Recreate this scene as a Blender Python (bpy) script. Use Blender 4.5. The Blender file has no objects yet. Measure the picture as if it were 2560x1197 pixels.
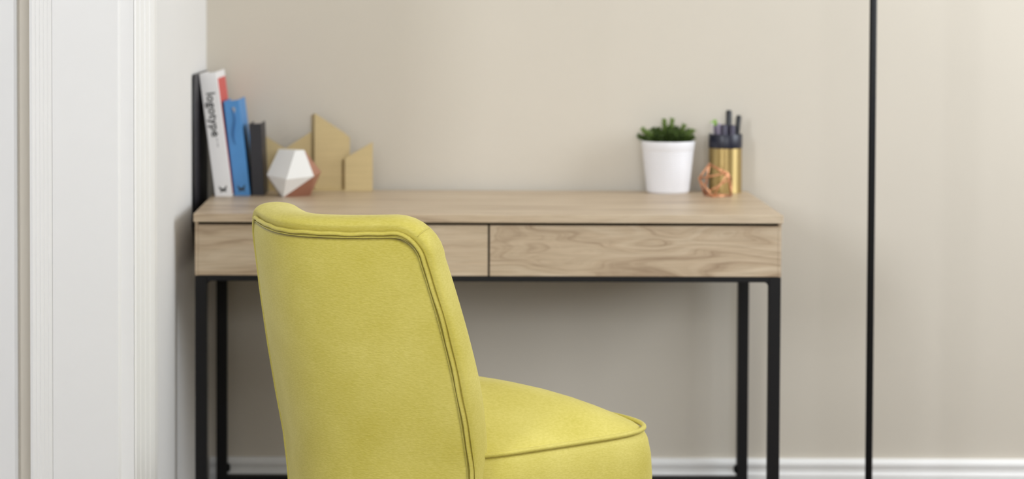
import bpy, bmesh, math, random
from mathutils import Vector, Matrix, Quaternion
random.seed(4)
R = math.radians
scene = bpy.context.scene
C = scene.collection

# ------------------------------------------------------------------ camera
cam_d = bpy.data.cameras.new('camera')
cam = bpy.data.objects.new('camera', cam_d); C.objects.link(cam)
cam_d.sensor_width = 36.0
cam_d.lens = 5870.0 / 2560.0 * 36.0
cam_d.shift_x = (1280.0 - 1078.0) / 2560.0
cam_d.shift_y = (160.0 - 598.5) / 2560.0
cam_d.clip_start = 0.05; cam_d.clip_end = 60
cam.matrix_world = (Matrix.Translation((0, 0, 1.233)) @ Matrix.Rotation(R(90 - 2.1), 4, 'X')
                    @ Matrix.Rotation(R(0.18), 4, 'Z'))
cam_d.dof.use_dof = True
cam_d.dof.focus_distance = 3.80
cam_d.dof.aperture_fstop = 3.6
scene.camera = cam

# ------------------------------------------------------------------ light
scene.view_settings.view_transform = 'Standard'
scene.view_settings.look = 'None'
scene.view_settings.gamma = 1.0
scene.view_settings.use_curve_mapping = False
scene.view_settings.exposure = 0.14
scene.cycles.use_denoising = True
scene.cycles.sample_clamp_indirect = 6.0

world = bpy.data.worlds.new('world'); scene.world = world
world.use_nodes = True
bg = world.node_tree.nodes['Background']
bg.inputs['Color'].default_value = (0.82, 0.90, 1.0, 1)
bg.inputs['Strength'].default_value = 0.6


def window_light(name, loc, aim, sx, sy, power, col):
    l = bpy.data.lights.new(name, 'AREA')
    l.shape = 'RECTANGLE'; l.size = sx; l.size_y = sy; l.energy = power; l.color = col
    o = bpy.data.objects.new(name, l); C.objects.link(o)
    o.location = loc
    d = Vector(aim) - Vector(loc)
    o.rotation_euler = d.to_track_quat('-Z', 'Z').to_euler()
    return o

# daylight entering through the two windows (both out of frame)
window_light('daylight_side_window', (2.66, 4.35, 1.82), (0, 4.35, 1.82), 1.4, 1.5, 47, (0.885, 0.94, 1.0))
window_light('daylight_hall_window', (-2.06, 0.5, 2.10), (0, 0.5, 2.10), 1.3, 1.3, 116, (0.90, 0.94, 1.0))
window_light('daylight_rear_window', (0.80, -0.46, 1.70), (0.80, 3.0, 1.70), 1.3, 1.1, 50, (0.90, 0.94, 1.0))


# ------------------------------------------------------------------ helpers
def srgb(r, g, b):
    f = lambda c: c / 12.92 if c <= 0.04045 else ((c + 0.055) / 1.055) ** 2.4
    return (f(r / 255), f(g / 255), f(b / 255), 1)


def mat(name, col, rough=0.6, metal=0.0, bump=0.0, bscale=200.0, var=0.0, vscale=8.0, sheen=0.0, coat=0.0,
        spec=0.5, stretch=(1, 1, 1)):
    m = bpy.data.materials.new(name); m.use_nodes = True
    nt = m.node_tree; n = nt.nodes; lk = nt.links
    b = n['Principled BSDF']
    b.inputs['Base Color'].default_value = col
    b.inputs['Roughness'].default_value = rough
    b.inputs['Metallic'].default_value = metal
    b.inputs['Specular IOR Level'].default_value = spec
    if sheen:
        b.inputs['Sheen Weight'].default_value = sheen
        b.inputs['Sheen Roughness'].default_value = 0.4
    if coat: b.inputs['Coat Weight'].default_value = coat
    tc = n.new('ShaderNodeTexCoord'); mp = n.new('ShaderNodeMapping')
    mp.inputs['Scale'].default_value = stretch
    lk.new(tc.outputs['Object'], mp.inputs['Vector'])
    if var:
        ns = n.new('ShaderNodeTexNoise'); ns.inputs['Scale'].default_value = vscale
        ns.inputs['Detail'].default_value = 5
        lk.new(mp.outputs[0], ns.inputs['Vector'])
        rp = n.new('ShaderNodeValToRGB')
        rp.color_ramp.elements[0].position = 0.3; rp.color_ramp.elements[1].position = 0.7
        rp.color_ramp.elements[0].color = tuple(c * (1 - var) for c in col[:3]) + (1,)
        rp.color_ramp.elements[1].color = tuple(min(1, c * (1 + var)) for c in col[:3]) + (1,)
        lk.new(ns.outputs['Fac'], rp.inputs['Fac']); lk.new(rp.outputs['Color'], b.inputs['Base Color'])
    if bump:
        nb = n.new('ShaderNodeTexNoise'); nb.inputs['Scale'].default_value = bscale
        nb.inputs['Detail'].default_value = 3
        lk.new(mp.outputs[0], nb.inputs['Vector'])
        bp = n.new('ShaderNodeBump'); bp.inputs['Strength'].default_value = bump
        bp.inputs['Distance'].default_value = 0.002
        lk.new(nb.outputs['Fac'], bp.inputs['Height']); lk.new(bp.outputs['Normal'], b.inputs['Normal'])
    return m


def wood_mat(name, light, mid, dark, offset=(0, 0, 0), swirl=1.0, rough=0.5, coat=0.0):
    m = bpy.data.materials.new(name); m.use_nodes = True
    nt = m.node_tree; n = nt.nodes; lk = nt.links
    b = n['Principled BSDF']; b.inputs['Roughness'].default_value = rough
    b.inputs['Coat Weight'].default_value = coat; b.inputs['Coat Roughness'].default_value = 0.35
    tc = n.new('ShaderNodeTexCoord'); mp = n.new('ShaderNodeMapping')
    mp.inputs['Location'].default_value = offset
    lk.new(tc.outputs['Object'], mp.inputs['Vector'])
    # broad figure: low frequency warp of the grain lines
    m1 = n.new('ShaderNodeMapping'); m1.inputs['Scale'].default_value = (2.6, 9, 9)
    lk.new(mp.outputs[0], m1.inputs['Vector'])
    warp = n.new('ShaderNodeTexNoise'); warp.inputs['Scale'].default_value = 1.0
    warp.inputs['Detail'].default_value = 2.0; warp.inputs['Distortion'].default_value = 0.6
    lk.new(m1.outputs[0], warp.inputs['Vector'])
    sep = n.new('ShaderNodeSeparateXYZ'); lk.new(mp.outputs[0], sep.inputs[0])
    add = n.new('ShaderNodeMath'); add.operation = 'ADD'
    lk.new(sep.outputs['Y'], add.inputs[0]); lk.new(sep.outputs['Z'], add.inputs[1])
    mul = n.new('ShaderNodeMath'); mul.operation = 'MULTIPLY'; mul.inputs[1].default_value = 26.0
    lk.new(add.outputs[0], mul.inputs[0])
    wm = n.new('ShaderNodeMath'); wm.operation = 'MULTIPLY'; wm.inputs[1].default_value = 7.0 * swirl
    lk.new(warp.outputs['Fac'], wm.inputs[0])
    sm = n.new('ShaderNodeMath'); sm.operation = 'ADD'
    lk.new(mul.outputs[0], sm.inputs[0]); lk.new(wm.outputs[0], sm.inputs[1])
    comb = n.new('ShaderNodeCombineXYZ')
    lk.new(sm.outputs[0], comb.inputs['X'])
    mx = n.new('ShaderNodeMath'); mx.operation = 'MULTIPLY'; mx.inputs[1].default_value = 1.6
    lk.new(sep.outputs['X'], mx.inputs[0]); lk.new(mx.outputs[0], comb.inputs['Y'])
    g1 = n.new('ShaderNodeTexNoise'); g1.inputs['Scale'].default_value = 1.15
    g1.inputs['Detail'].default_value = 6; g1.inputs['Roughness'].default_value = 0.62
    lk.new(comb.outputs[0], g1.inputs['Vector'])
    rp = n.new('ShaderNodeValToRGB'); e = rp.color_ramp.elements
    e[0].position = 0.30; e[0].color = dark
    e[1].position = 0.66; e[1].color = light
    e2 = e.new(0.47); e2.color = mid
    lk.new(g1.outputs['Fac'], rp.inputs['Fac'])
    # fine pores stretched along the grain
    m2 = n.new('ShaderNodeMapping'); m2.inputs['Scale'].default_value = (14, 420, 420)
    lk.new(mp.outputs[0], m2.inputs['Vector'])
    g2 = n.new('ShaderNodeTexNoise'); g2.inputs['Scale'].default_value = 1.0; g2.inputs['Detail'].default_value = 3
    lk.new(m2.outputs[0], g2.inputs['Vector'])
    r2 = n.new('ShaderNodeValToRGB')
    r2.color_ramp.elements[0].position = 0.35; r2.color_ramp.elements[0].color = (0.80, 0.78, 0.75, 1)
    r2.color_ramp.elements[1].position = 0.6; r2.color_ramp.elements[1].color = (1, 1, 1, 1)
    lk.new(g2.outputs['Fac'], r2.inputs['Fac'])
    mixc = n.new('ShaderNodeMix'); mixc.data_type = 'RGBA'; mixc.blend_type = 'MULTIPLY'
    mixc.inputs['Factor'].default_value = 0.8
    lk.new(rp.outputs['Color'], mixc.inputs['A']); lk.new(r2.outputs['Color'], mixc.inputs['B'])
    lk.new(mixc.outputs['Result'], b.inputs['Base Color'])
    bp = n.new('ShaderNodeBump'); bp.inputs['Strength'].default_value = 0.08; bp.inputs['Distance'].default_value = 0.001
    lk.new(g2.outputs['Fac'], bp.inputs['Height']); lk.new(bp.outputs['Normal'], b.inputs['Normal'])
    return m


def fabric_mat(name, c0, c1):
    m = bpy.data.materials.new(name); m.use_nodes = True
    nt = m.node_tree; n = nt.nodes; lk = nt.links
    b = n['Principled BSDF']; b.inputs['Roughness'].default_value = 0.62
    b.inputs['Specular IOR Level'].default_value = 0.45
    b.inputs['Specular Tint'].default_value = (1.0, 0.97, 0.75, 1)
    b.inputs['Sheen Weight'].default_value = 0.18; b.inputs['Sheen Roughness'].default_value = 0.35
    b.inputs['Sheen Tint'].default_value = (1.0, 0.96, 0.66, 1)
    tc = n.new('ShaderNodeTexCoord')
    big = n.new('ShaderNodeTexNoise'); big.inputs['Scale'].default_value = 9; big.inputs['Detail'].default_value = 4
    lk.new(tc.outputs['Object'], big.inputs['Vector'])
    mp = n.new('ShaderNodeMapping'); mp.inputs['Scale'].default_value = (150, 150, 420)
    lk.new(tc.outputs['Object'], mp.inputs['Vector'])
    fine = n.new('ShaderNodeTexNoise'); fine.inputs['Scale'].default_value = 1.0; fine.inputs['Detail'].default_value = 4
    lk.new(mp.outputs[0], fine.inputs['Vector'])
    mx = n.new('ShaderNodeMix'); mx.data_type = 'FLOAT'; mx.inputs['Factor'].default_value = 0.45
    lk.new(big.outputs['Fac'], mx.inputs['A']); lk.new(fine.outputs['Fac'], mx.inputs['B'])
    rp = n.new('ShaderNodeValToRGB')
    rp.color_ramp.elements[0].position = 0.33; rp.color_ramp.elements[0].color = c0
    rp.color_ramp.elements[1].position = 0.67; rp.color_ramp.elements[1].color = c1
    lk.new(mx.outputs['Result'], rp.inputs['Fac']); lk.new(rp.outputs['Color'], b.inputs['Base Color'])
    bp = n.new('ShaderNodeBump'); bp.inputs['Strength'].default_value = 0.25; bp.inputs['Distance'].default_value = 0.0012
    lk.new(fine.outputs['Fac'], bp.inputs['Height']); lk.new(bp.outputs['Normal'], b.inputs['Normal'])
    return m


M = {}
M['beige_paint'] = mat('beige_paint', srgb(209, 201, 187), 0.75, bump=0.05, bscale=260, var=0.012, vscale=3)
M['white_paint'] = mat('white_paint', srgb(231, 230, 228), 0.7, bump=0.05, bscale=220, var=0.012, vscale=3)
M['trim_paint'] = mat('trim_paint', srgb(241, 240, 238), 0.42, bump=0.03, bscale=120, var=0.01, vscale=6)
M['taupe_paint'] = mat('taupe_paint', srgb(150, 146, 138), 0.8)
M['ceiling'] = mat('ceiling_paint', srgb(228, 226, 221), 0.8)
M['floor'] = wood_mat('floor_wood', srgb(108, 86, 62), srgb(90, 70, 50), srgb(70, 54, 38), swirl=0.4)
OAK = (srgb(212, 194, 168), srgb(196, 174, 146), srgb(150, 125, 99))
M['oak_top'] = wood_mat('oak_top', *OAK, offset=(0.3, 0.2, 0.1), swirl=0.35, rough=0.42, coat=0.15)
M['oak_left'] = wood_mat('oak_drawer_left', *OAK, offset=(2.1, 0.0, 0.4), swirl=0.45)
M['oak_right'] = wood_mat('oak_drawer_right', *OAK, offset=(4.9, 0.0, 1.1), swirl=2.1)
M['steel'] = mat('black_steel', srgb(21, 20, 21), 0.5, bump=0.05, bscale=400, spec=0.25)
M['gap'] = mat('dark_carcass', srgb(70, 66, 54), 0.8)
M['fabric'] = fabric_mat('chartreuse_fabric', srgb(197, 183, 78), srgb(217, 204, 110))
M['beech'] = wood_mat('leg_wood', srgb(120, 84, 56), srgb(96, 64, 40), srgb(70, 46, 30), swirl=0.3)
M['pole'] = mat('pole_black', srgb(10, 10, 12), 0.3, bump=0.02, spec=0.22)
M['book_white'] = mat('book_white', srgb(246, 245, 246), 0.45, var=0.01)
M['book_red'] = mat('book_red', srgb(214, 84, 80), 0.45, var=0.03)
M['book_blue'] = mat('book_blue', srgb(76, 142, 204), 0.5, var=0.03, vscale=30)
M['book_black'] = mat('book_black', srgb(36, 34, 40), 0.5, var=0.05)
M['pages'] = mat('pages', srgb(226, 214, 206), 0.8, bump=0.2, bscale=60, stretch=(40, 1, 1))
M['ink'] = mat('ink', srgb(28, 32, 30), 0.5)
M['ink_grey'] = mat('ink_grey', srgb(168, 168, 172), 0.5)
M['ink_blue'] = mat('ink_blue', srgb(46, 102, 158), 0.5)
M['brass'] = mat('brushed_brass', srgb(204, 184, 138), 0.5, 0.55, bump=0.1, bscale=60, stretch=(1, 1, 30), var=0.05)
M['plaster'] = mat('white_ceramic', srgb(238, 237, 234), 0.5, bump=0.02)
M['copper'] = mat('copper_paint', srgb(178, 128, 106), 0.42, 0.35)
M['copper_wire'] = mat('copper_wire', srgb(222, 162, 122), 0.33, 0.8)
M['pot'] = mat('pot_white', srgb(236, 236, 240), 0.38)
M['soil'] = mat('soil', srgb(40, 32, 24), 0.95, bump=0.8, bscale=300)
M['leaf'] = mat('leaf', srgb(74, 94, 40), 0.5, var=0.25, vscale=60)
M['leaf_tip'] = mat('leaf_light', srgb(118, 140, 72), 0.5, var=0.2, vscale=60)
M['gold'] = mat('gold_foil', srgb(196, 172, 116), 0.46, 0.92)
_n = M['gold'].node_tree; _t = _n.nodes.new('ShaderNodeTangent'); _t.direction_type = 'RADIAL'; _t.axis = 'Z'
_n.links.new(_t.outputs[0], _n.nodes['Principled BSDF'].inputs['Tangent'])      # turned metal: reflections stretch upright
_n.nodes['Principled BSDF'].inputs['Anisotropic'].default_value = 0.92
_n.nodes['Principled BSDF'].inputs['Anisotropic Rotation'].default_value = 0.25
M['navy'] = mat('navy_enamel', srgb(24, 26, 44), 0.35)
M['pen_black'] = mat('pen_black', srgb(20, 21, 25), 0.35)
M['pen_green'] = mat('pen_green', srgb(150, 190, 90), 0.4)
M['pen_grey'] = mat('pen_grey', srgb(140, 130, 150), 0.35)
M['pen_white'] = mat('pen_white', srgb(210, 204, 200), 0.4)
M['pen_violet'] = mat('pen_violet', srgb(56, 50, 70), 0.4)


def tag(o, label, cat=None, group=None, kind=None):
    if label: o['label'] = label
    if cat: o['category'] = cat
    if group: o['group'] = group
    if kind: o['kind'] = kind
    return o


def empty(name, loc=(0, 0, 0), rz=0.0):
    o = bpy.data.objects.new(name, None); C.objects.link(o)
    o.location = loc; o.rotation_euler = (0, 0, rz); o.empty_display_size = 0.05
    return o


def link_mesh(name, me, m, parent=None):
    if m is not None: me.materials.append(m)
    o = bpy.data.objects.new(name, me); C.objects.link(o)
    if parent is not None: o.parent = parent
    return o


def mesh(name, vs, fs, m, parent=None, smooth=False, off=None):
    if off is not None: vs = [(v[0] - off[0], v[1] - off[1], v[2] - off[2]) for v in vs]
    me = bpy.data.meshes.new(name); me.from_pydata([tuple(v) for v in vs], [], fs); me.update()
    bm = bmesh.new(); bm.from_mesh(me); bmesh.ops.recalc_face_normals(bm, faces=bm.faces); bm.to_mesh(me); bm.free()
    if smooth:
        for p in me.polygons: p.use_smooth = True
    return link_mesh(name, me, m, parent)


def box(name, lo, hi, m, parent=None, bevel=0.0, off=None, seg=2):
    bm = bmesh.new()
    bmesh.ops.create_cube(bm, size=1.0)
    c = [(a + b) / 2 for a, b in zip(lo, hi)]; s = [b - a for a, b in zip(lo, hi)]
    if off is not None: c = [a - b for a, b in zip(c, off)]
    for v in bm.verts: v.co = Vector((v.co.x * s[0] + c[0], v.co.y * s[1] + c[1], v.co.z * s[2] + c[2]))
    if bevel: bmesh.ops.bevel(bm, geom=bm.edges[:], offset=bevel, segments=seg, affect='EDGES', profile=0.5)
    me = bpy.data.meshes.new(name); bm.to_mesh(me); bm.free()
    return link_mesh(name, me, m, parent)


def boxes(name, lst, m, parent=None):
    vs, fs = [], []
    for lo, hi in lst:
        k = len(vs)
        for x in (lo[0], hi[0]):
            for y in (lo[1], hi[1]):
                for z in (lo[2], hi[2]): vs.append((x, y, z))
        fs += [tuple(k + i for i in f) for f in ((0, 1, 3, 2), (4, 6, 7, 5), (0, 4, 5, 1), (2, 3, 7, 6), (0, 2, 6, 4), (1, 5, 7, 3))]
    return mesh(name, vs, fs, m, parent)


def prism_z(name, poly, z0, z1, m, parent=None, smooth=False):
    n = len(poly)
    vs = [(x, y, z0) for x, y in poly] + [(x, y, z1) for x, y in poly]
    fs = [(i, (i + 1) % n, n + (i + 1) % n, n + i) for i in range(n)] + [tuple(range(n - 1, -1, -1)), tuple(range(n, 2 * n))]
    return mesh(name, vs, fs, m, parent, smooth)


def prism_x(name, poly, x0, x1, m, parent=None):
    n = len(poly)
    vs = [(x0, y, z) for y, z in poly] + [(x1, y, z) for y, z in poly]
    fs = [(i, (i + 1) % n, n + (i + 1) % n, n + i) for i in range(n)] + [tuple(range(n - 1, -1, -1)), tuple(range(n, 2 * n))]
    return mesh(name, vs, fs, m, parent)


def tube_data(pts, r, closed=False, n=10):
    pts = [Vector(p) for p in pts]; N = len(pts)
    rr = r if isinstance(r, (list, tuple)) else [r] * N
    vs, fs = [], []
    tans = []
    for i in range(N):
        a = pts[i - 1] if (i > 0 or closed) else pts[i]
        b = pts[(i + 1) % N] if (i < N - 1 or closed) else pts[i]
        tans.append((b - a).normalized())
    t = tans[0]; u = t.orthogonal().normalized()
    for i in range(N):
        q = t.rotation_difference(tans[i]); u = (q @ u).normalized(); t = tans[i]
        u = (u - t * u.dot(t)).normalized(); w = t.cross(u)
        for k in range(n):
            a = 2 * math.pi * k / n
            vs.append(tuple(pts[i] + (u * math.cos(a) + w * math.sin(a)) * rr[i]))
    for i in range(N if closed else N - 1):
        j = (i + 1) % N; sh = 0
        if closed and j == 0:   # best rotational match at the closing ring
            d = [(Vector(vs[i * n]) - Vector(vs[k])).length for k in range(n)]; sh = d.index(min(d))
        for k in range(n):
            fs.append((i * n + k, i * n + (k + 1) % n, j * n + (k + 1 + sh) % n, j * n + (k + sh) % n))
    if not closed:
        fs.append(tuple(range(n - 1, -1, -1))); fs.append(tuple(range((N - 1) * n, N * n)))
    return vs, fs


def tube(name, pts, r, m, parent=None, closed=False, n=10):
    vs, fs = tube_data(pts, r, closed, n)
    return mesh(name, vs, fs, m, parent, True)


def lathe(name, prof, m, parent=None, n=48, smooth=True, center=(0, 0, 0)):
    vs, fs = [], []
    for r, z in prof:
        for k in range(n):
            a = 2 * math.pi * k / n
            vs.append((center[0] + max(r, 1e-5) * math.cos(a), center[1] + max(r, 1e-5) * math.sin(a), center[2] + z))
    for i in range(len(prof) - 1):
        for k in range(n):
            fs.append((i * n + k, i * n + (k + 1) % n, (i + 1) * n + (k + 1) % n, (i + 1) * n + k))
    fs.append(tuple(range(n - 1, -1, -1))); fs.append(tuple(range((len(prof) - 1) * n, len(prof) * n)))
    o = mesh(name, vs, fs, m, parent, smooth)
    if smooth: o.data.set_sharp_from_angle(angle=R(35))
    return o


def struct(o):
    o['kind'] = 'structure'; return o


# ------------------------------------------------------------------ the room
YB = 5.36                       # face of the back wall
YC = 4.15                       # face of the short wall with the door casing
LW = lambda y: -0.5135 - (YB - y) * 0.0216      # face of the left wall (a little out of square)
HC = 3.0
struct(box('floor', (-2.2, -0.65, -0.05), (2.85, 5.5, 0.0), M['floor']))
struct(box('ceiling', (-2.2, -0.65, HC), (2.85, 5.5, HC + 0.05), M['ceiling']))
struct(box('wall_back', (-0.66, YB, 0), (2.85, YB + 0.12, HC), M['beige_paint']))
struct(prism_z('wall_left', [(LW(YB), YB), (LW(4.25), 4.25), (-0.66, 4.25), (-0.66, YB)], 0, HC, M['white_paint']))
struct(box('wall_front', (-2.1, YC, 0), (-0.545, 4.25, HC), M['beige_paint']))


def wall_with_opening(name, x0, x1, y0, y1, oy0, oy1, oz0, oz1, m=M['beige_paint']):
    return struct(boxes(name, [((x0, y0, 0), (x1, y1, oz0)), ((x0, y0, oz1), (x1, y1, HC)),
                               ((x0, y0, oz0), (x1, oy0, oz1)), ((x0, oy1, oz0), (x1, y1, oz1))], m))


def window_frame(name, x0, x1, oy0, oy1, oz0, oz1):
    w = struct(empty(name, ((x0 + x1) / 2, (oy0 + oy1) / 2, oz0)))
    t = 0.04
    for lo, hi in (((x0, oy0, oz0), (x1, oy0 + t, oz1)), ((x0, oy1 - t, oz0), (x1, oy1, oz1)),
                   ((x0, oy0 + t, oz0), (x1, oy1 - t, oz0 + t)), ((x0, oy0 + t, oz1 - t), (x1, oy1 - t, oz1))):
        box('window_frame', lo, hi, M['trim_paint'], w, 0.004, off=w.location)


wall_with_opening('wall_right', 2.70, 2.84, -0.6, YB, 3.61, 5.09, 1.03, 2.61)
window_frame('window_1', 2.70, 2.82, 3.61, 5.09, 1.03, 2.61)
wall_with_opening('wall_hall', -2.20, -2.10, -0.6, 4.25, -0.19, 1.19, 1.41, 2.79, M['taupe_paint'])
window_frame('window_2', -2.20, -2.10, -0.19, 1.19, 1.41, 2.79)
struct(boxes('wall_rear', [((-2.1, -0.6, 0), (2.7, -0.5, 1.11)), ((-2.1, -0.6, 2.29), (2.7, -0.5, HC)),
                           ((-2.1, -0.6, 1.11), (0.11, -0.5, 2.29)), ((1.49, -0.6, 1.11), (2.7, -0.5, 2.29))], M['taupe_paint']))
w3 = struct(empty('window_3', (0.8, -0.55, 1.11)))
for lo, hi in (((0.11, -0.6, 1.11), (0.15, -0.5, 2.29)), ((1.45, -0.6, 1.11), (1.49, -0.5, 2.29)),
               ((0.15, -0.6, 1.11), (1.45, -0.5, 1.15)), ((0.15, -0.6, 2.25), (1.45, -0.5, 2.29))):
    box('window_frame', lo, hi, M['trim_paint'], w3, 0.004, off=w3.location)

# baseboards
bbp = [(YB, 0.0), (YB - 0.018, 0.0), (YB - 0.018, 0.098), (YB - 0.013, 0.103), (YB - 0.013, 0.112),
       (YB - 0.016, 0.117), (YB - 0.016, 0.124), (YB - 0.009, 0.132), (YB, 0.133)]
struct(prism_x('baseboard_back', bbp, -0.505, 2.7, M['trim_paint']))
struct(prism_z('baseboard_left', [(LW(4.27), 4.27), (LW(5.05), 5.05), (LW(5.05) + .016, 5.05), (LW(4.27) + .016, 4.27)],
               0, 0.13, M['trim_paint']))

# door casing on the short wall: backband, flat board, inner fluted moulding
trim = struct(empty('trim_1', (-0.6, YC, 0)))
def tz(name, poly, m=M['trim_paint']):
    return prism_z(name, [(x + 0.6, y - YC) for x, y in poly], 0, 2.4, m, trim)
bb = [(-0.702, YC), (-0.702, 4.099)]
# the backband slopes back to the right in four flutes
for k in range(5):
    x0 = -0.697 + k * 0.0066; y0 = 4.098 + k * 0.0022
    bb += [(x0, y0), (x0 + 0.0056, y0 + 0.0030)]
bb += [(-0.664, 4.1125), (-0.664, YC)]
tz('backband', bb)
tz('casing_board', [(-0.664, YC), (-0.664, 4.110), (-0.549, 4.110), (-0.546, 4.113), (-0.544, 4.1145), (-0.522, 4.1155), (-0.522, YC)])
im = [(-0.5215, 4.25), (-0.5215, 4.116)]
for k in range(4):
    x0 = -0.5195 + k * 0.0058; y0 = 4.120 + k * 0.022
    im += [(x0, y0), (x0 + 0.0012, y0 + 0.001), (x0 + 0.0048, y0 + 0.0165), (x0 + 0.0046, y0 + 0.0205)]
im += [(-0.4965, 4.212), (-0.4965, 4.25)]
tz('jamb_moulding', im)
trim2 = struct(empty('trim_2', (-0.78, YC, 0)))
prism_z('casing_board', [(-0.10, 0), (-0.10, -0.014), (0.044, -0.014), (0.0485, -0.010), (0.0485, 0)], 0, 2.4, M['trim_paint'], trim2)

# ------------------------------------------------------------------ desk
DX0, DX1, DY0, DY1 = -0.4835, 0.7195, 4.800, 5.322
desk = empty('writing_desk', ((DX0 + DX1) / 2, (DY0 + DY1) / 2, 0))
tag(desk, 'oak-veneered writing desk with two drawers on a black steel frame', 'desk')
dl = desk.location.copy()
def dbox(name, lo, hi, m, parent=None, bevel=0.001):
    return box(name, lo, hi, m, parent or desk, bevel, off=dl)
dbox('tabletop', (DX0 - 0.002, 4.787, 0.733), (DX1 + 0.002, 5.336, 0.750), M['oak_top'], bevel=0.0012)
dbox('side_panel', (DX0, DY0, 0.6215), (DX0 + 0.0065, DY1, 0.7328), M['oak_left'], bevel=0.0004)
dbox('side_panel', (DX1 - 0.0065, DY0, 0.6215), (DX1, DY1, 0.7328), M['oak_right'], bevel=0.0004)
dbox('carcass', (DX0 + 0.0068, DY0 + 0.020, 0.6220), (DX1 - 0.0068, DY1, 0.7328), M['gap'], bevel=0)
XM = 0.1195
dA = dbox('drawer', (DX0 + 0.0067, DY0, 0.6220), (XM - 0.0021, DY0 + 0.0195, 0.7262), M['oak_left'], bevel=0.0008)
dB = dbox('drawer', (XM + 0.0021, DY0, 0.6220), (DX1 - 0.0067, DY0 + 0.0195, 0.7262), M['oak_right'], bevel=0.0008)
fr = 0.024
for x0 in (DX0, DX1 - fr):
    for y0, zt in ((DY0, 0.6213), (DY1 - 0.020 - fr, 0.6213)):
        dbox('leg', (x0, y0, 0.006), (x0 + fr, y0 + fr, zt), M['steel'], bevel=0.0015)
        lathe('foot_cap', [(0.009, 0.0), (0.010, 0.006)], M['pen_black'], desk, 12, center=(x0 + fr / 2 - dl.x, y0 + fr / 2 - dl.y, 0))
YR = DY1 - 0.020 - fr
def rail(lo, hi): return dbox('rail', lo, hi, M['steel'], bevel=0.001)
rail((DX0 + fr, DY0, 0.6105), (DX1 - fr, DY0 + fr, 0.6213))
rail((DX0 + fr, YR, 0.6105), (DX1 - fr, YR + fr, 0.6213))
rail((DX0, DY0 + fr, 0.6105), (DX0 + fr, YR, 0.6213))
rail((DX1 - fr, DY0 + fr, 0.6105), (DX1, YR, 0.6213))
rail((DX0 + fr, YR, 0.082), (DX1 - fr, YR + fr, 0.105))
rail((DX0, DY0 + fr, 0.020), (DX0 + fr, YR, 0.044))
rail((DX1 - fr, DY0 + fr, 0.020), (DX1, YR, 0.044))
for sx, xx in ((1, DX0 + fr), (-1, DX1 - fr)):      # welded corner gussets under the front rail
    n_ = 6
    prof = [(xx, 0.6105)] + [(xx + sx * 0.012 * (1 - math.sin(a)), 0.6105 - 0.012 * (1 - math.cos(a)))
                             for a in [k * math.pi / 2 / n_ for k in range(n_ + 1)]]
    vs = [(x - dl.x, DY0 + 0.003 - dl.y, z) for x, z in prof] + [(x - dl.x, DY0 + 0.021 - dl.y, z) for x, z in prof]
    k = len(prof)
    mesh('gusset', vs, [(i, (i + 1) % k, k + (i + 1) % k, k + i) for i in range(k)] + [tuple(range(k)), tuple(range(k, 2 * k))], M['steel'], desk)
for sx, xx in ((1, DX0 + fr), (-1, DX1 - fr)):      # adjusting knobs low on the rear legs
    tube('knob', [(xx - dl.x, YR + 0.012 - dl.y, 0.122), (xx + sx * 0.003 - dl.x, YR + 0.012 - dl.y, 0.122),
                  (xx + sx * 0.006 - dl.x, YR + 0.012 - dl.y, 0.122), (xx + sx * 0.007 - dl.x, YR + 0.012 - dl.y, 0.122)],
         [0.009, 0.010, 0.007, 0.003], M['steel'], desk, n=14)

# ------------------------------------------------------------------ chair
CA = R(45.19)
chair = empty('upholstered_chair', (-0.1601, 3.7972, 0), -CA)
tag(chair, 'chartreuse yellow upholstered accent chair with curved back and welted seams', 'chair')
TM_ = R(30.65)
theta = lambda u: TM_ * math.tanh(min(u, 1.3) / 0.38)


def sm(a, b, x):
    t = min(1, max(0, (x - a) / (b - a))); return t * t * (3 - 2 * t)


def LL(z):
    h = max(z, 0.40) - 0.65
    return 0.2429 - 0.094 * h - 0.3704 * h * h


def ylean(z):
    d = z - 0.45
    if d < 0: return -0.12 * d
    return -0.2323 * d + 0.0181 * d * d


def S(s, z, d):
    L = LL(z); u = abs(s) / L
    n = 24; x = y = 0.0
    for i in range(n):
        th = theta((i + .5) / n * u)
        x += math.cos(th); y += math.sin(th)
    x *= abs(s) / n; y *= abs(s) / n
    th = theta(u)
    sg = 1 if s >= 0 else -1
    x -= math.sin(th) * d; y += math.cos(th) * d
    return (sg * x, y + ylean(z), z)


ZT, ZB, RC = 0.833, 0.26, 0.046
def panel_loop():
    """edge of the back panel as (s, z, normal_s, normal_z), clockwise from bottom right"""
    pts = []
    nS, nT, nC = 44, 46, 8
    for i in range(nS):
        z = ZB + (ZT - RC - ZB) * i / nS
        pts.append((LL(z), z, 1, 0))
    Lr = LL(ZT - RC)
    for i in range(nC + 1):
        a = math.pi / 2 * i / nC
        pts.append((Lr - RC + RC * math.cos(a), ZT - RC + RC * math.sin(a), math.cos(a), math.sin(a)))
    for i in range(1, nT):
        pts.append(((Lr - RC) * (1 - 2 * i / nT), ZT, 0, 1))
    half = [(-s, z, -ns, nz) for s, z, ns, nz in pts[:nS + nC + 1]][::-1]
    pts = pts + half
    pts = [(s, z + (0.007 * (s / 0.22) ** 2 - 0.005) * sm(0.70, 0.83, z), a, b) for s, z, a, b in pts]     # wings rise a little
    nB = 30; Lb = LL(ZB)
    for i in range(1, nB):
        pts.append((-Lb + 2 * Lb * i / nB, ZB, 0, -1))
    return pts
loop = panel_loop(); NL = len(loop)


def bord(s, z, ns, nz):
    side = 0.009 + 0.013 * sm(0.40, 0.60, z)
    top = 0.0265
    w = max(0, nz)
    if nz < 0: return 0.006
    return side * (1 - w) + top * w


def thick(z): return 0.078 + 0.012 * sm(0.75, 0.45, z)


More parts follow.
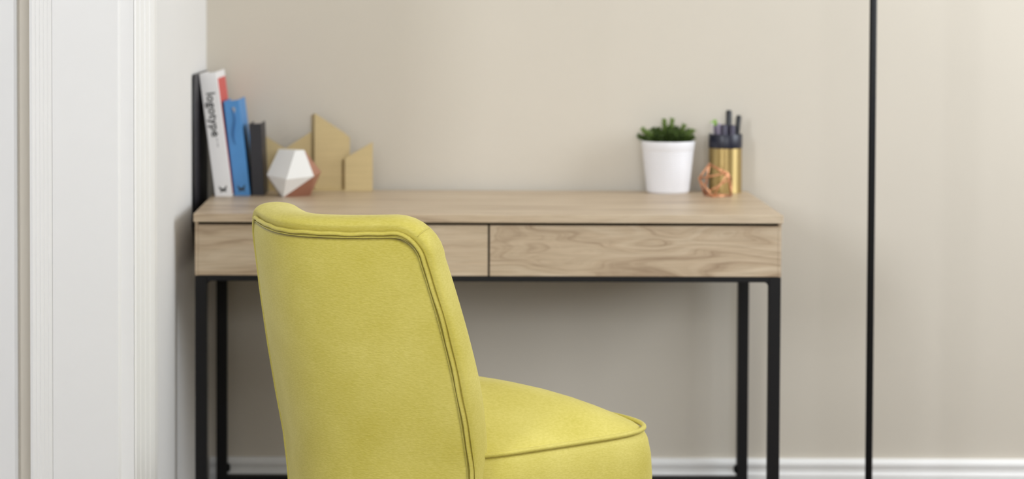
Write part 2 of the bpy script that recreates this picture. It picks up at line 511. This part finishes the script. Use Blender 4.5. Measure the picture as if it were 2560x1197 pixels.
rings = []          # lists of (s, z, d)
CS, CZ = 0.0, 0.56
for k in (0.05, 0.15, 0.3, 0.45, 0.6, 0.72, 0.82, 0.90, 0.955, 0.982):
    rings.append([(s * k, CZ + (z - CZ) * k, -0.006 * (1 - k ** 4)) for s, z, a, b in loop])
rings.append([(s - ns * 0.0065, z - nz * 0.0065, -0.0008) for s, z, ns, nz in loop])
rings.append([(s - ns * 0.0042, z - nz * 0.0042, 0.0040) for s, z, ns, nz in loop])
rings.append([(s, z, 0.0075) for s, z, ns, nz in loop])          # valley that the welt lies in
rings.append([(s + ns * 0.0036, z + nz * 0.0036, 0.0060) for s, z, ns, nz in loop])
MP = 14
for j in range(1, MP + 1):
    ph = math.pi * j / MP
    ring = []
    for s, z, ns, nz in loop:
        b = bord(s, z, ns, nz); T = thick(z)
        o = 0.0036 + (b - 0.0036) * math.sin(ph) ** 0.7 if j < MP else 0.0
        ring.append((s + ns * o, z + nz * o, 0.0005 + (T - 0.0005) / 2 * (1 - math.cos(ph))))
    rings.append(ring)
for k in (0.95, 0.88, 0.78, 0.6, 0.4, 0.2, 0.05):
    rings.append([(s * k, CZ + (z - CZ) * k, thick(z) + 0.028 * (1 - k ** 2)) for s, z, a, b in loop])
vs = [S(*p) for r in rings for p in r]
fs = []
for i in range(len(rings) - 1):
    for k in range(NL):
        fs.append((i * NL + k, i * NL + (k + 1) % NL, (i + 1) * NL + (k + 1) % NL, (i + 1) * NL + k))
fs.append(tuple(range(NL))); fs.append(tuple(range((len(rings) - 1) * NL, len(rings) * NL)))
back = mesh('backrest', vs, fs, M['fabric'], chair, True)
# welt cord around the back panel (slightly uneven, as sewn by hand)
wl = []
for i, (s, z, ns, nz) in enumerate(loop):
    w = 0.0006 * math.sin(i * 0.9) + 0.0005 * math.sin(i * 0.37 + 1)
    wl.append(S(s + ns * w, z + nz * w, 0.0016))
tube('welt', wl, 0.0034, M['fabric'], back, True, 10)
# mitre seams at the two top corners of the border
for sg in (1, -1):
    i0 = 44 + 4
    s, z, ns, nz = loop[i0]
    s += ns * 0.0004; z += nz * 0.0004
    pts = []
    for j in range(1, 9):
        ph = math.pi * j / MP
        o = 0.0036 + (bord(s, z, ns, nz) - 0.0036) * math.sin(ph) ** 0.7
        pts.append(S(sg * (s + ns * o), z + nz * o, 0.0005 + (thick(z) - 0.0005) / 2 * (1 - math.cos(ph))))
    tube('mitre_seam', pts, 0.0009, M['fabric'], back, n=6)

# seat
def seat_loop(grow=0.0):
    pts = []
    N = 120
    for i in range(N):
        a = 2 * math.pi * i / N - math.pi / 2
        ca, sa = math.cos(a), math.sin(a)
        e = 0.36
        x = math.copysign(abs(ca) ** e, ca); y = math.copysign(abs(sa) ** e, sa)
        yy = 0.310 + y * (0.225 + grow)
        hw = 0.208 + 0.048 * sm(0.02, 0.52, yy) + grow
        pts.append((x * hw, yy + 0.035 * (1 - abs(x) ** 2.2) * sm(0.2, 0.9, y)))
    return pts
ZP = 0.465
seat_rings = []
for g, z in ((-0.03, 0.235), (-0.012, 0.24), (0.002, 0.262), (0.010, 0.33), (0.0125, 0.38), (0.0105, 0.42), (0.006, 0.447), (0.001, 0.458), (-0.003, 0.4625)):
    seat_rings.append([(x, y, z) for x, y in seat_loop(g)])
base = seat_loop(-0.003); cx, cy = 0.0, 0.235
for k in (0.975, 0.94, 0.88, 0.8, 0.7, 0.58, 0.45, 0.3, 0.15, 0.04):
    seat_rings.append([(cx + (x - cx) * k, cy + (y - cy) * k, ZP - 0.001 + 0.090 * (1 - k ** 2.0)) for x, y in base])
NS = len(base)
vs = [p for r in seat_rings for p in r]
fs = []
for i in range(len(seat_rings) - 1):
    for k in range(NS):
        fs.append((i * NS + k, i * NS + (k + 1) % NS, (i + 1) * NS + (k + 1) % NS, (i + 1) * NS + k))
fs.append(tuple(range(NS))); fs.append(tuple(range((len(seat_rings) - 1) * NS, len(seat_rings) * NS)))
seat = mesh('seat', vs, fs, M['fabric'], chair, True)
tube('welt', [(x, y, ZP + 0.0005) for x, y in seat_loop(0.0008)], 0.0043, M['fabric'], seat, True, 10)
for sx, y0, dy in ((1, 0.10, -0.05), (-1, 0.10, -0.05), (1, 0.50, 0.02), (-1, 0.50, 0.02)):
    x0 = sx * 0.17
    tube('leg', [(x0, y0, 0.245), (x0 + sx * 0.012, y0 + dy * 0.5, 0.12), (x0 + sx * 0.024, y0 + dy, 0.0)], [0.021, 0.016, 0.011], M['beech'], chair, n=16)

# ------------------------------------------------------------------ black pole right of the desk
pole = empty('standing_pole', (0.9315, 4.95, 0))
tag(pole, 'slim black vertical metal pole standing to the right of the desk', 'pole')
lathe('base_plate', [(0.0, 0.0), (0.128, 0.0), (0.130, 0.003), (0.130, 0.014), (0.126, 0.018), (0.012, 0.020), (0.0, 0.020)], M['pole'], pole, 56)
lathe('pole', [(0.0078, 0.018), (0.0078, 1.70), (0.006, 1.715), (0.0, 1.718)], M['pole'], pole, 24)
lathe('collar', [(0.0078, 0.020), (0.015, 0.020), (0.015, 0.040), (0.011, 0.048), (0.0078, 0.050)], M['pole'], pole, 24)

# ------------------------------------------------------------------ books
ZD = 0.750


def text_mesh(body, size, bold=0.0):
    cu = bpy.data.curves.new('lettering', 'FONT'); cu.body = body; cu.size = size; cu.offset = bold
    cu.extrude = 0.00015; cu.space_character = 1.06; cu.align_x = 'LEFT'; cu.align_y = 'CENTER'
    o = bpy.data.objects.new('tmp', cu); C.objects.link(o)
    dg = bpy.context.evaluated_depsgraph_get(); dg.update()
    me = bpy.data.meshes.new_from_object(o.evaluated_get(dg))
    bpy.data.objects.remove(o); bpy.data.curves.remove(cu)
    me.materials.clear()
    return me


def book(name, label, xr, tilt, T, H, D, ysp, cover, inner_cover=None):
    """standing book: xr = X of its lower right edge, leaning to the left by tilt; spine towards the camera"""
    root = empty(name, (xr, ysp, ZD)); root.rotation_euler = (0, -tilt, 0)
    # local: x from -T..0, y 0..D, z 0..H; the lower right edge stays on the tabletop
    root.location.z = ZD + 0.0 + math.sin(tilt) * 0.0
    tag(root, label, 'book', 'books leaning in the desk corner')
    t = 0.0026
    box('page_block', (-T + t, 0.004, 0.003), (-t, D - 0.003, H - 0.004), M['pages'], root)
    box('spine', (-T, 0, 0), (0, t, H), cover, root, 0.0008)
    box('cover', (-T, t, 0), (-T + t * 0.8, D, H), cover, root, 0.0004)
    box('cover', (-t * 0.8, t, 0), (0, D, H), inner_cover or cover, root, 0.0004)
    return root


def lettering(root, body, size, x, z, m, bold=0.0, name='lettering', lab=None):
    me = text_mesh(body, size, bold)
    o = link_mesh(name, me, m, root)
    # rotated so that the line reads downwards on the spine, tops of the letters to the right
    o.matrix_local = Matrix.Translation((x, -0.0003, z)) @ Matrix(((0, 1, 0, 0), (0, 0, -1, 0), (-1, 0, 0, 0), (0, 0, 0, 1)))
    return o


def emblem(root, x, z, s, m):
    pts = [(-1, 1), (-0.45, 0.35), (0, 0.12), (0.45, 0.35), (1, 1), (0.92, 0.2), (0.62, -0.15), (0.85, -0.75), (0.35, -0.62),
           (0.0, -0.45), (-0.35, -0.62), (-0.85, -0.75), (-0.62, -0.15), (-0.92, 0.2)]
    vs = [(x + p * s, -0.0005, z + q * s) for p, q in pts] + [(x + p * s, 0.0001, z + q * s) for p, q in pts]
    k = len(pts)
    me_f = [(i, (i + 1) % k, k + (i + 1) % k, k + i) for i in range(k)] + [tuple(range(k - 1, -1, -1)), tuple(range(k, 2 * k))]
    return mesh('emblem', vs, me_f, m, root)


bw = book('book', 'tall thick white book with black spine title leaning against the left wall', -0.4375, R(7.5), 0.038, 0.277, 0.165, 5.168, M['book_white'])
bw.rotation_euler.z = -math.atan(0.0216)
box('cover_print', (-0.0004, 0.010, 0.004), (0.0004, 0.160, 0.262), M['book_red'], bw)
lettering(bw, 'logotype', 0.0265, -0.0195, 0.234, M['ink'], 0.0006)
for k, (a, b) in enumerate(((0.126, 0.136), (0.1385, 0.1465))):
    box('small_lettering', (-0.0185, -0.0004, a - 0.014), (-0.0165, 0.0001, b - 0.014), M['ink_grey'], bw)
emblem(bw, -0.0185, 0.018, 0.0085, M['ink'])
bb_ = book('book', 'mid-height blue book leaning between the white book and the black one', -0.4000, R(6.8), 0.0345, 0.214, 0.135, 5.185, M['book_blue'])
tube('spine_mark', [(-0.018 + 0.004 * math.sin(k * 0.5), -0.0001, 0.198 - k * 0.0068) for k in range(13)], [0.001 + 0.0022 * math.sin(math.pi * k / 12) for k in range(13)], M['ink_blue'], bb_, n=6)
mesh('spine_dot', [(-0.0135 + 0.0032 * math.cos(a), -0.0004, 0.193 + 0.0065 * math.sin(a)) for a in [2 * math.pi * i / 16 for i in range(16)]]
     + [(-0.0135 + 0.0032 * math.cos(a), 0.0001, 0.193 + 0.0065 * math.sin(a)) for a in [2 * math.pi * i / 16 for i in range(16)]],
     [(i, (i + 1) % 16, 16 + (i + 1) % 16, 16 + i) for i in range(16)] + [tuple(range(15, -1, -1)), tuple(range(16, 32))], M['ink_grey'], bb_)
emblem(bb_, -0.017, 0.018, 0.0085, M['ink'])
dark_slab = empty('slab', (-0.5130, 5.088, 0), -math.atan(0.0216))  # thin black sheet filling the dark strip left of the white book
tag(dark_slab, 'slim black board filling the dark strip in the gap between desk and left wall', 'slab')
prof_ = [(0.075, 0.0), (0.250, 0.0), (0.250, 1.020), (0.004, 1.020), (0.0, 1.016), (0.0, 0.690), (0.075, 0.600)]
for nm_, x0, x1, sh in (('panel', -0.0040, -0.0004, 0.0), ('edge_band', -0.0045, 0.0, 1.0)):
    if sh == 0.0:
        vs = [(x0, y, z) for y, z in prof_] + [(x1, y, z) for y, z in prof_]; k = len(prof_)
        mesh(nm_, vs, [(i, (i + 1) % k, k + (i + 1) % k, k + i) for i in range(k)] + [tuple(range(k - 1, -1, -1)), tuple(range(k, 2 * k))], M['book_black'], dark_slab)
    else:
        tube(nm_, [((x0 + x1) / 2, y, z) for y, z in prof_[2:6]], 0.0024, M['pen_black'], dark_slab, n=8)
bb_.rotation_euler.z = -math.atan(0.0216)
bk = book('book', 'short black book at the right end of the leaning row', -0.3690, R(2.6), 0.027, 0.160, 0.098, 5.192, M['book_black'])
bk.rotation_euler.z = -math.atan(0.0216)

# ------------------------------------------------------------------ brass letter holder
lh = empty('letter_holder', (-0.275, 5.318, ZD))
tag(lh, 'brushed brass letter holder with jagged skyline panels behind the faceted ornament', 'organizer')
def pnl(poly, y, t=0.004, kind='panel'):
    vs = [(x, y, z) for x, z in poly] + [(x, y + t, z) for x, z in poly]
    k = len(poly)
    return mesh(kind, vs, [(i, (i + 1) % k, k + (i + 1) % k, k + i) for i in range(k)] + [tuple(range(k - 1, -1, -1)), tuple(range(k, 2 * k))], M['brass'], lh)
X_ = lambda px, y=5.32: (px - 1078) * y / 5870.0 + 0.275
Z_ = lambda py, y=5.32: (478 - py) * y / 5870.0
pnl([(X_(636), 0.003), (X_(800), 0.003), (X_(800), Z_(317)), (X_(712), Z_(374)), (X_(636), Z_(327))], 0.0150)
pnl([(X_(787), 0.003), (X_(875), 0.003), (X_(875), Z_(345)), (X_(861), Z_(333)), (X_(787), Z_(284))], -0.0020)
pnl([(X_(864), 0.003), (X_(933), 0.003), (X_(933), Z_(354)), (X_(864), Z_(395))], -0.0190)
for px, zt0, zt1, y0 in ((787, 284, 290, -0.002), (864, 395, 401, -0.019)):      # added strips, turned left to darken: stand for shade beside the panels
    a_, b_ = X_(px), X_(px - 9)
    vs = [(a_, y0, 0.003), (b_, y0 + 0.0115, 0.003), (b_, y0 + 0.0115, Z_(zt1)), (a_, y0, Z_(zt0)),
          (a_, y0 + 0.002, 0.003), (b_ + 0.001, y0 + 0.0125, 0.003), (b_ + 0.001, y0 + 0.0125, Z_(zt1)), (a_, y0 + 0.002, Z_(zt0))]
    mesh('shade_strip', vs, [(0, 1, 2, 3), (7, 6, 5, 4), (0, 4, 5, 1), (1, 5, 6, 2), (2, 6, 7, 3), (3, 7, 4, 0)], M['brass'], lh)
box('base', (X_(636), -0.0190, 0), (X_(933), 0.0190, 0.003), M['brass'], lh, 0.0006)

# ------------------------------------------------------------------ faceted white and copper ornament
orn = empty('faceted_ornament', (-0.305, 5.18, ZD))
tag(orn, 'faceted white geometric ornament with copper underside beside the books', 'ornament')
sc = 5.18 / 5870.0
def op(px, py, dy): return Vector(((px - 731) * sc, dy, max(0, (487.5 - py) * sc)))
V = dict(L=op(666, 434, -0.004), F=op(718, 441, -0.052), Rr=op(785, 435, -0.026), Mm=op(738, 371.5, -0.018),
         B=op(709, 488, -0.030), Cc=op(801, 428, 0.012), B2=op(774, 488, 0.012), BK=op(735, 432, 0.054),
         TB=op(728, 374, 0.032), BL=op(694, 488, 0.028), BR=op(756, 488, 0.038))


def on_plane(px, py, a, b, c, back):
    """vertex lying just behind the plane through three others, so that they read as one facet"""
    n = (b - a).cross(c - a); p = op(px, py, 0.0)
    p.y = a.y - ((p.x - a.x) * n.x + (p.z - a.z) * n.z) / n.y + back
    return p
V['TL'] = on_plane(694, 371, V['L'], V['F'], V['Mm'], 0.0008)
V['TR'] = on_plane(760, 371, V['F'], V['Rr'], V['Mm'], 0.0008)
bm = bmesh.new()
for v in V.values(): bm.verts.new(v)
bmesh.ops.convex_hull(bm, input=bm.verts[:])
bmesh.ops.recalc_face_normals(bm, faces=bm.faces)
bm.verts.ensure_lookup_table()
wf, cf = [], []
key = {k: Vector(v) for k, v in V.items()}
def nm(v): return min(key, key=lambda q: (key[q] - v.co).length)
copper_only = {'Cc', 'B2', 'BR', 'BL', 'BK'}
for f in bm.faces:
    names = {nm(v) for v in f.verts}
    tri = [tuple(v.co) for v in f.verts]
    (cf if (names & {'Cc', 'B2', 'BR'}) else wf).append(tri)
for nme, fl, m_ in (('white_facets', wf, M['plaster']), ('copper_facets', cf, M['copper'])):
    vs, fs = [], []
    for tri in fl:
        fs.append(tuple(range(len(vs), len(vs) + len(tri)))); vs += tri
    me = bpy.data.meshes.new(nme); me.from_pydata(vs, [], fs); me.update()
    link_mesh(nme, me, m_, orn)
bm.free()

# ------------------------------------------------------------------ potted plant
pl = empty('potted_plant', (0.5355, 5.292, ZD))
tag(pl, 'small green spiky plant in a white ribbed tapered pot', 'plant')
prof = [(0.0, 0.0), (0.044, 0.0), (0.0465, 0.002)]
nr = 22
for i in range(nr):
    z0 = 0.004 + 0.094 * i / nr; z1 = 0.004 + 0.094 * (i + 1) / nr
    r0 = 0.047 + 0.0125 * (z0 / 0.118); r1 = 0.047 + 0.0125 * (z1 / 0.118)
    prof += [(r0, z0), (r0 + 0.0007, (z0 * 2 + z1) / 3), (r1 + 0.0007, (z0 + 2 * z1) / 3)]
prof += [(0.0583, 0.099), (0.0588, 0.100), (0.0604, 0.1165), (0.0600, 0.118), (0.0588, 0.118), (0.0578, 0.116), (0.0560, 0.104), (0.0, 0.104)]
lathe('pot', prof, M['pot'], pl, 64)
lathe('soil', [(0.0, 0.1045), (0.0555, 0.1045), (0.05, 0.109), (0.02, 0.112), (0.0, 0.112)], M['soil'], pl, 32)


def leaf_geom(base, d, ln, w, up):
    """pointed, folded leaf blade"""
    d = d.normalized(); side = d.cross(up)
    if side.length < 1e-4: side = d.orthogonal()
    side.normalize(); nrm = side.cross(d)
    pts = [base]
    vs = []
    for f, ww in ((0.0, 0.45), (0.3, 1.0), (0.62, 0.82), (1.0, 0.0)):
        c = base + d * ln * f + nrm * (-0.10 * ln * f * f)
        vs += [c - side * w * ww + nrm * w * 0.35 * ww, c - nrm * w * 0.25, c + side * w * ww + nrm * w * 0.35 * ww]
    fs = []
    for i in range(3):
        for j in range(2):
            fs.append((i * 3 + j, i * 3 + j + 1, i * 3 + j + 4, i * 3 + j + 3))
    return vs, fs


def sprig(base, tip, m, dens=9, ln=0.017, w=0.0034):
    base = Vector(base); tip = Vector(tip); ax = (tip - base); L = ax.length; a = ax.normalized()
    vs, fs = tube_data([base, base + ax * 0.5, base + ax * 0.95], [0.0016, 0.0014, 0.0009], n=6)
    u = a.orthogonal().normalized(); w_ = a.cross(u)
    for lv in range(dens):
        f = 0.08 + 0.92 * lv / (dens - 1)
        for q in range(4):
            an = q * math.pi / 2 + lv * 0.85
            out = u * math.cos(an) + w_ * math.sin(an)
            spread = 1.15 - 0.75 * f
            d = out * spread + a * (0.55 + 0.6 * f)
            v, g = leaf_geom(base + ax * f * 0.9, d, ln * (1.0 - 0.25 * f) * random.uniform(0.85, 1.1), w, a)
            k = len(vs); vs += [tuple(p) for p in v]; fs += [tuple(k + i for i in t) for t in g]
    return mesh('sprig', vs, fs, m, pl, False)


tips = [(-0.062, -0.005, 0.128, 0), (-0.054, 0.005, 0.142, 1), (-0.045, -0.012, 0.137, 1), (-0.030, 0.012, 0.140, 0), (-0.022, -0.012, 0.143, 0),
        (-0.009, -0.004, 0.163, 1), (0.009, 0.006, 0.163, 1), (0.000, -0.014, 0.146, 0), (0.018, 0.008, 0.144, 0), (0.019, -0.012, 0.140, 0),
        (0.033, -0.004, 0.150, 1), (0.045, 0.012, 0.138, 0), (0.051, -0.004, 0.140, 1), (0.050, -0.016, 0.126, 0), (-0.040, -0.030, 0.126, 0),
        (-0.014, -0.036, 0.129, 0), (0.014, -0.036, 0.128, 0), (0.036, -0.030, 0.128, 0), (-0.036, 0.034, 0.132, 0), (0.0, 0.036, 0.142, 0), (0.034, 0.032, 0.134, 0)]
for x, y, z, t in tips:
    sprig((x * 0.45, y * 0.5, 0.106), (x * 1.03, y, z - 0.001), M['leaf_tip'] if t else M['leaf'], 9, 0.019, 0.0042)
for i in range(16):
    an = 2 * math.pi * i / 16 + random.uniform(-0.15, 0.15); rr = random.uniform(0.022, 0.050); hh = random.uniform(0.122, 0.136)
    sprig((rr * 0.4 * math.cos(an), rr * 0.4 * math.sin(an), 0.106), (rr * math.cos(an), rr * math.sin(an), hh), M['leaf'], 7, 0.018, 0.0044)

# ------------------------------------------------------------------ pen cup and pens
PCX, PCY = 0.6665, 5.305
cup = empty('pen_cup', (PCX, PCY, ZD))
tag(cup, 'gold metal pen cup with a navy black rim band on the desk', 'pen cup')
lathe('gold_body', [(0.0, 0.0), (0.0365, 0.0), (0.0375, 0.0012), (0.0375, 0.101), (0.0350, 0.101), (0.0350, 0.004), (0.0, 0.004)], M['gold'], cup, 64)
lathe('rim_band', [(0.0350, 0.1012), (0.0377, 0.1012), (0.0380, 0.1025), (0.0380, 0.131), (0.0372, 0.1325), (0.0352, 0.1325), (0.0350, 0.131)], M['navy'], cup, 64)


def pen(name, label, cat, foot, top, r, m, cap=None, capr=1.15, caplen=0.05, clip=False, tipm=None):
    a = Vector(foot); b = Vector(top); ax = b - a; L = ax.length
    root = empty(name, (PCX + a.x, PCY + a.y, ZD + a.z + 0.0045))
    root.rotation_mode = 'QUATERNION'; root.rotation_quaternion = Vector((0, 0, 1)).rotation_difference(ax.normalized())
    tag(root, label, cat, 'pens in the gold cup')
    z1 = L - (caplen if cap else 0)
    lathe('barrel', [(0.0, 0.0), (r * 0.3, 0.0), (r * 0.9, 0.012), (r, 0.02), (r, z1)], m, root, 16)
    if cap:
        lathe('cap', [(r * 0.98, z1), (r * capr, z1), (r * capr, L - 0.004), (r * capr * 0.75, L), (0.0, L)], cap, root, 16)
    else:
        lathe('end_cap', [(r * 0.99, L), (r * 0.9, L + 0.003), (0.0, L + 0.0035)], tipm or m, root, 16)
    if clip:
        box('clip', (-0.0016, -r * capr - 0.0028, L - 0.036), (0.0016, -r * capr - 0.0012, L - 0.004), cap or m, root, 0.0004)
        box('clip_bridge', (-0.0016, -r * capr - 0.0028, L - 0.007), (0.0016, 0.0, L - 0.004), cap or m, root, 0.0004)
    return root


pen('marker', 'tall black marker rising highest from the pen cup', 'marker', (0.004, -0.012, 0), (0.007, -0.004, 0.182), 0.0058, M['pen_black'], M['pen_black'], 1.2, 0.05)
pen('marker', 'thick dark marker left of the tallest one in the cup', 'marker', (0.000, -0.017, 0), (-0.006, -0.019, 0.150), 0.0072, M['pen_black'], M['pen_violet'], 1.1, 0.04)
pen('marker', 'stubby dark violet marker right of the tallest one in the cup', 'marker', (0.010, -0.020, 0), (0.013, -0.018, 0.149), 0.0066, M['pen_black'], M['pen_violet'], 1.15, 0.05)
pen('pen', 'black pen with clip at the right side of the cup', 'pen', (0.014, 0.000, 0), (0.0305, 0.003, 0.170), 0.0046, M['pen_black'], M['pen_black'], 1.25, 0.06, True)
pen('pen', 'pen with a light green end at the left of the cup', 'pen', (-0.012, 0.004, 0), (-0.0235, 0.008, 0.160), 0.0042, M['pen_grey'], M['pen_green'], 1.2, 0.014)
pen('pen', 'pale grey pen between the green-ended one and the dark markers', 'pen', (-0.008, -0.008, 0), (-0.0165, -0.012, 0.152), 0.0046, M['pen_grey'], M['pen_grey'], 1.15, 0.03)
pen('pencil', 'whitish pencil leaning at the far left rim of the cup', 'pencil', (-0.018, -0.004, 0), (-0.0315, -0.004, 0.153), 0.0035, M['pen_white'], None, tipm=M['pen_green'])

# ------------------------------------------------------------------ copper wire ornament
wire = empty('wire_ornament', (0.6400, 5.205, ZD))
tag(wire, 'copper wire geometric ornament standing in front of the pen cup', 'ornament')
ws = 5.205 / 5870.0
def wp(px, py, dy): return Vector(((px - 1800.5) * ws, dy, max(0.0022, (489 - py) * ws)))
WV = [wp(1777, 408, 0.004), wp(1750, 444, -0.004), wp(1782, 489, -0.028), wp(1819, 428, -0.026), wp(1832, 489, 0.002),
      wp(1836, 446, 0.030), wp(1768, 489, 0.026)]
for i, j in ((0, 1), (0, 3), (0, 5), (1, 2), (1, 3), (1, 6), (0, 6), (2, 3), (2, 4), (2, 6), (3, 4), (3, 5), (4, 5), (4, 6), (5, 6)):
    tube('wire', [WV[i], WV[j]], 0.0019, M['copper_wire'], wire, n=8)
for v in WV:
    lathe('joint', [(0.0, -0.0022), (0.0016, -0.0016), (0.0022, 0.0), (0.0016, 0.0016), (0.0, 0.0022)], M['copper_wire'], wire, 8, center=tuple(v))
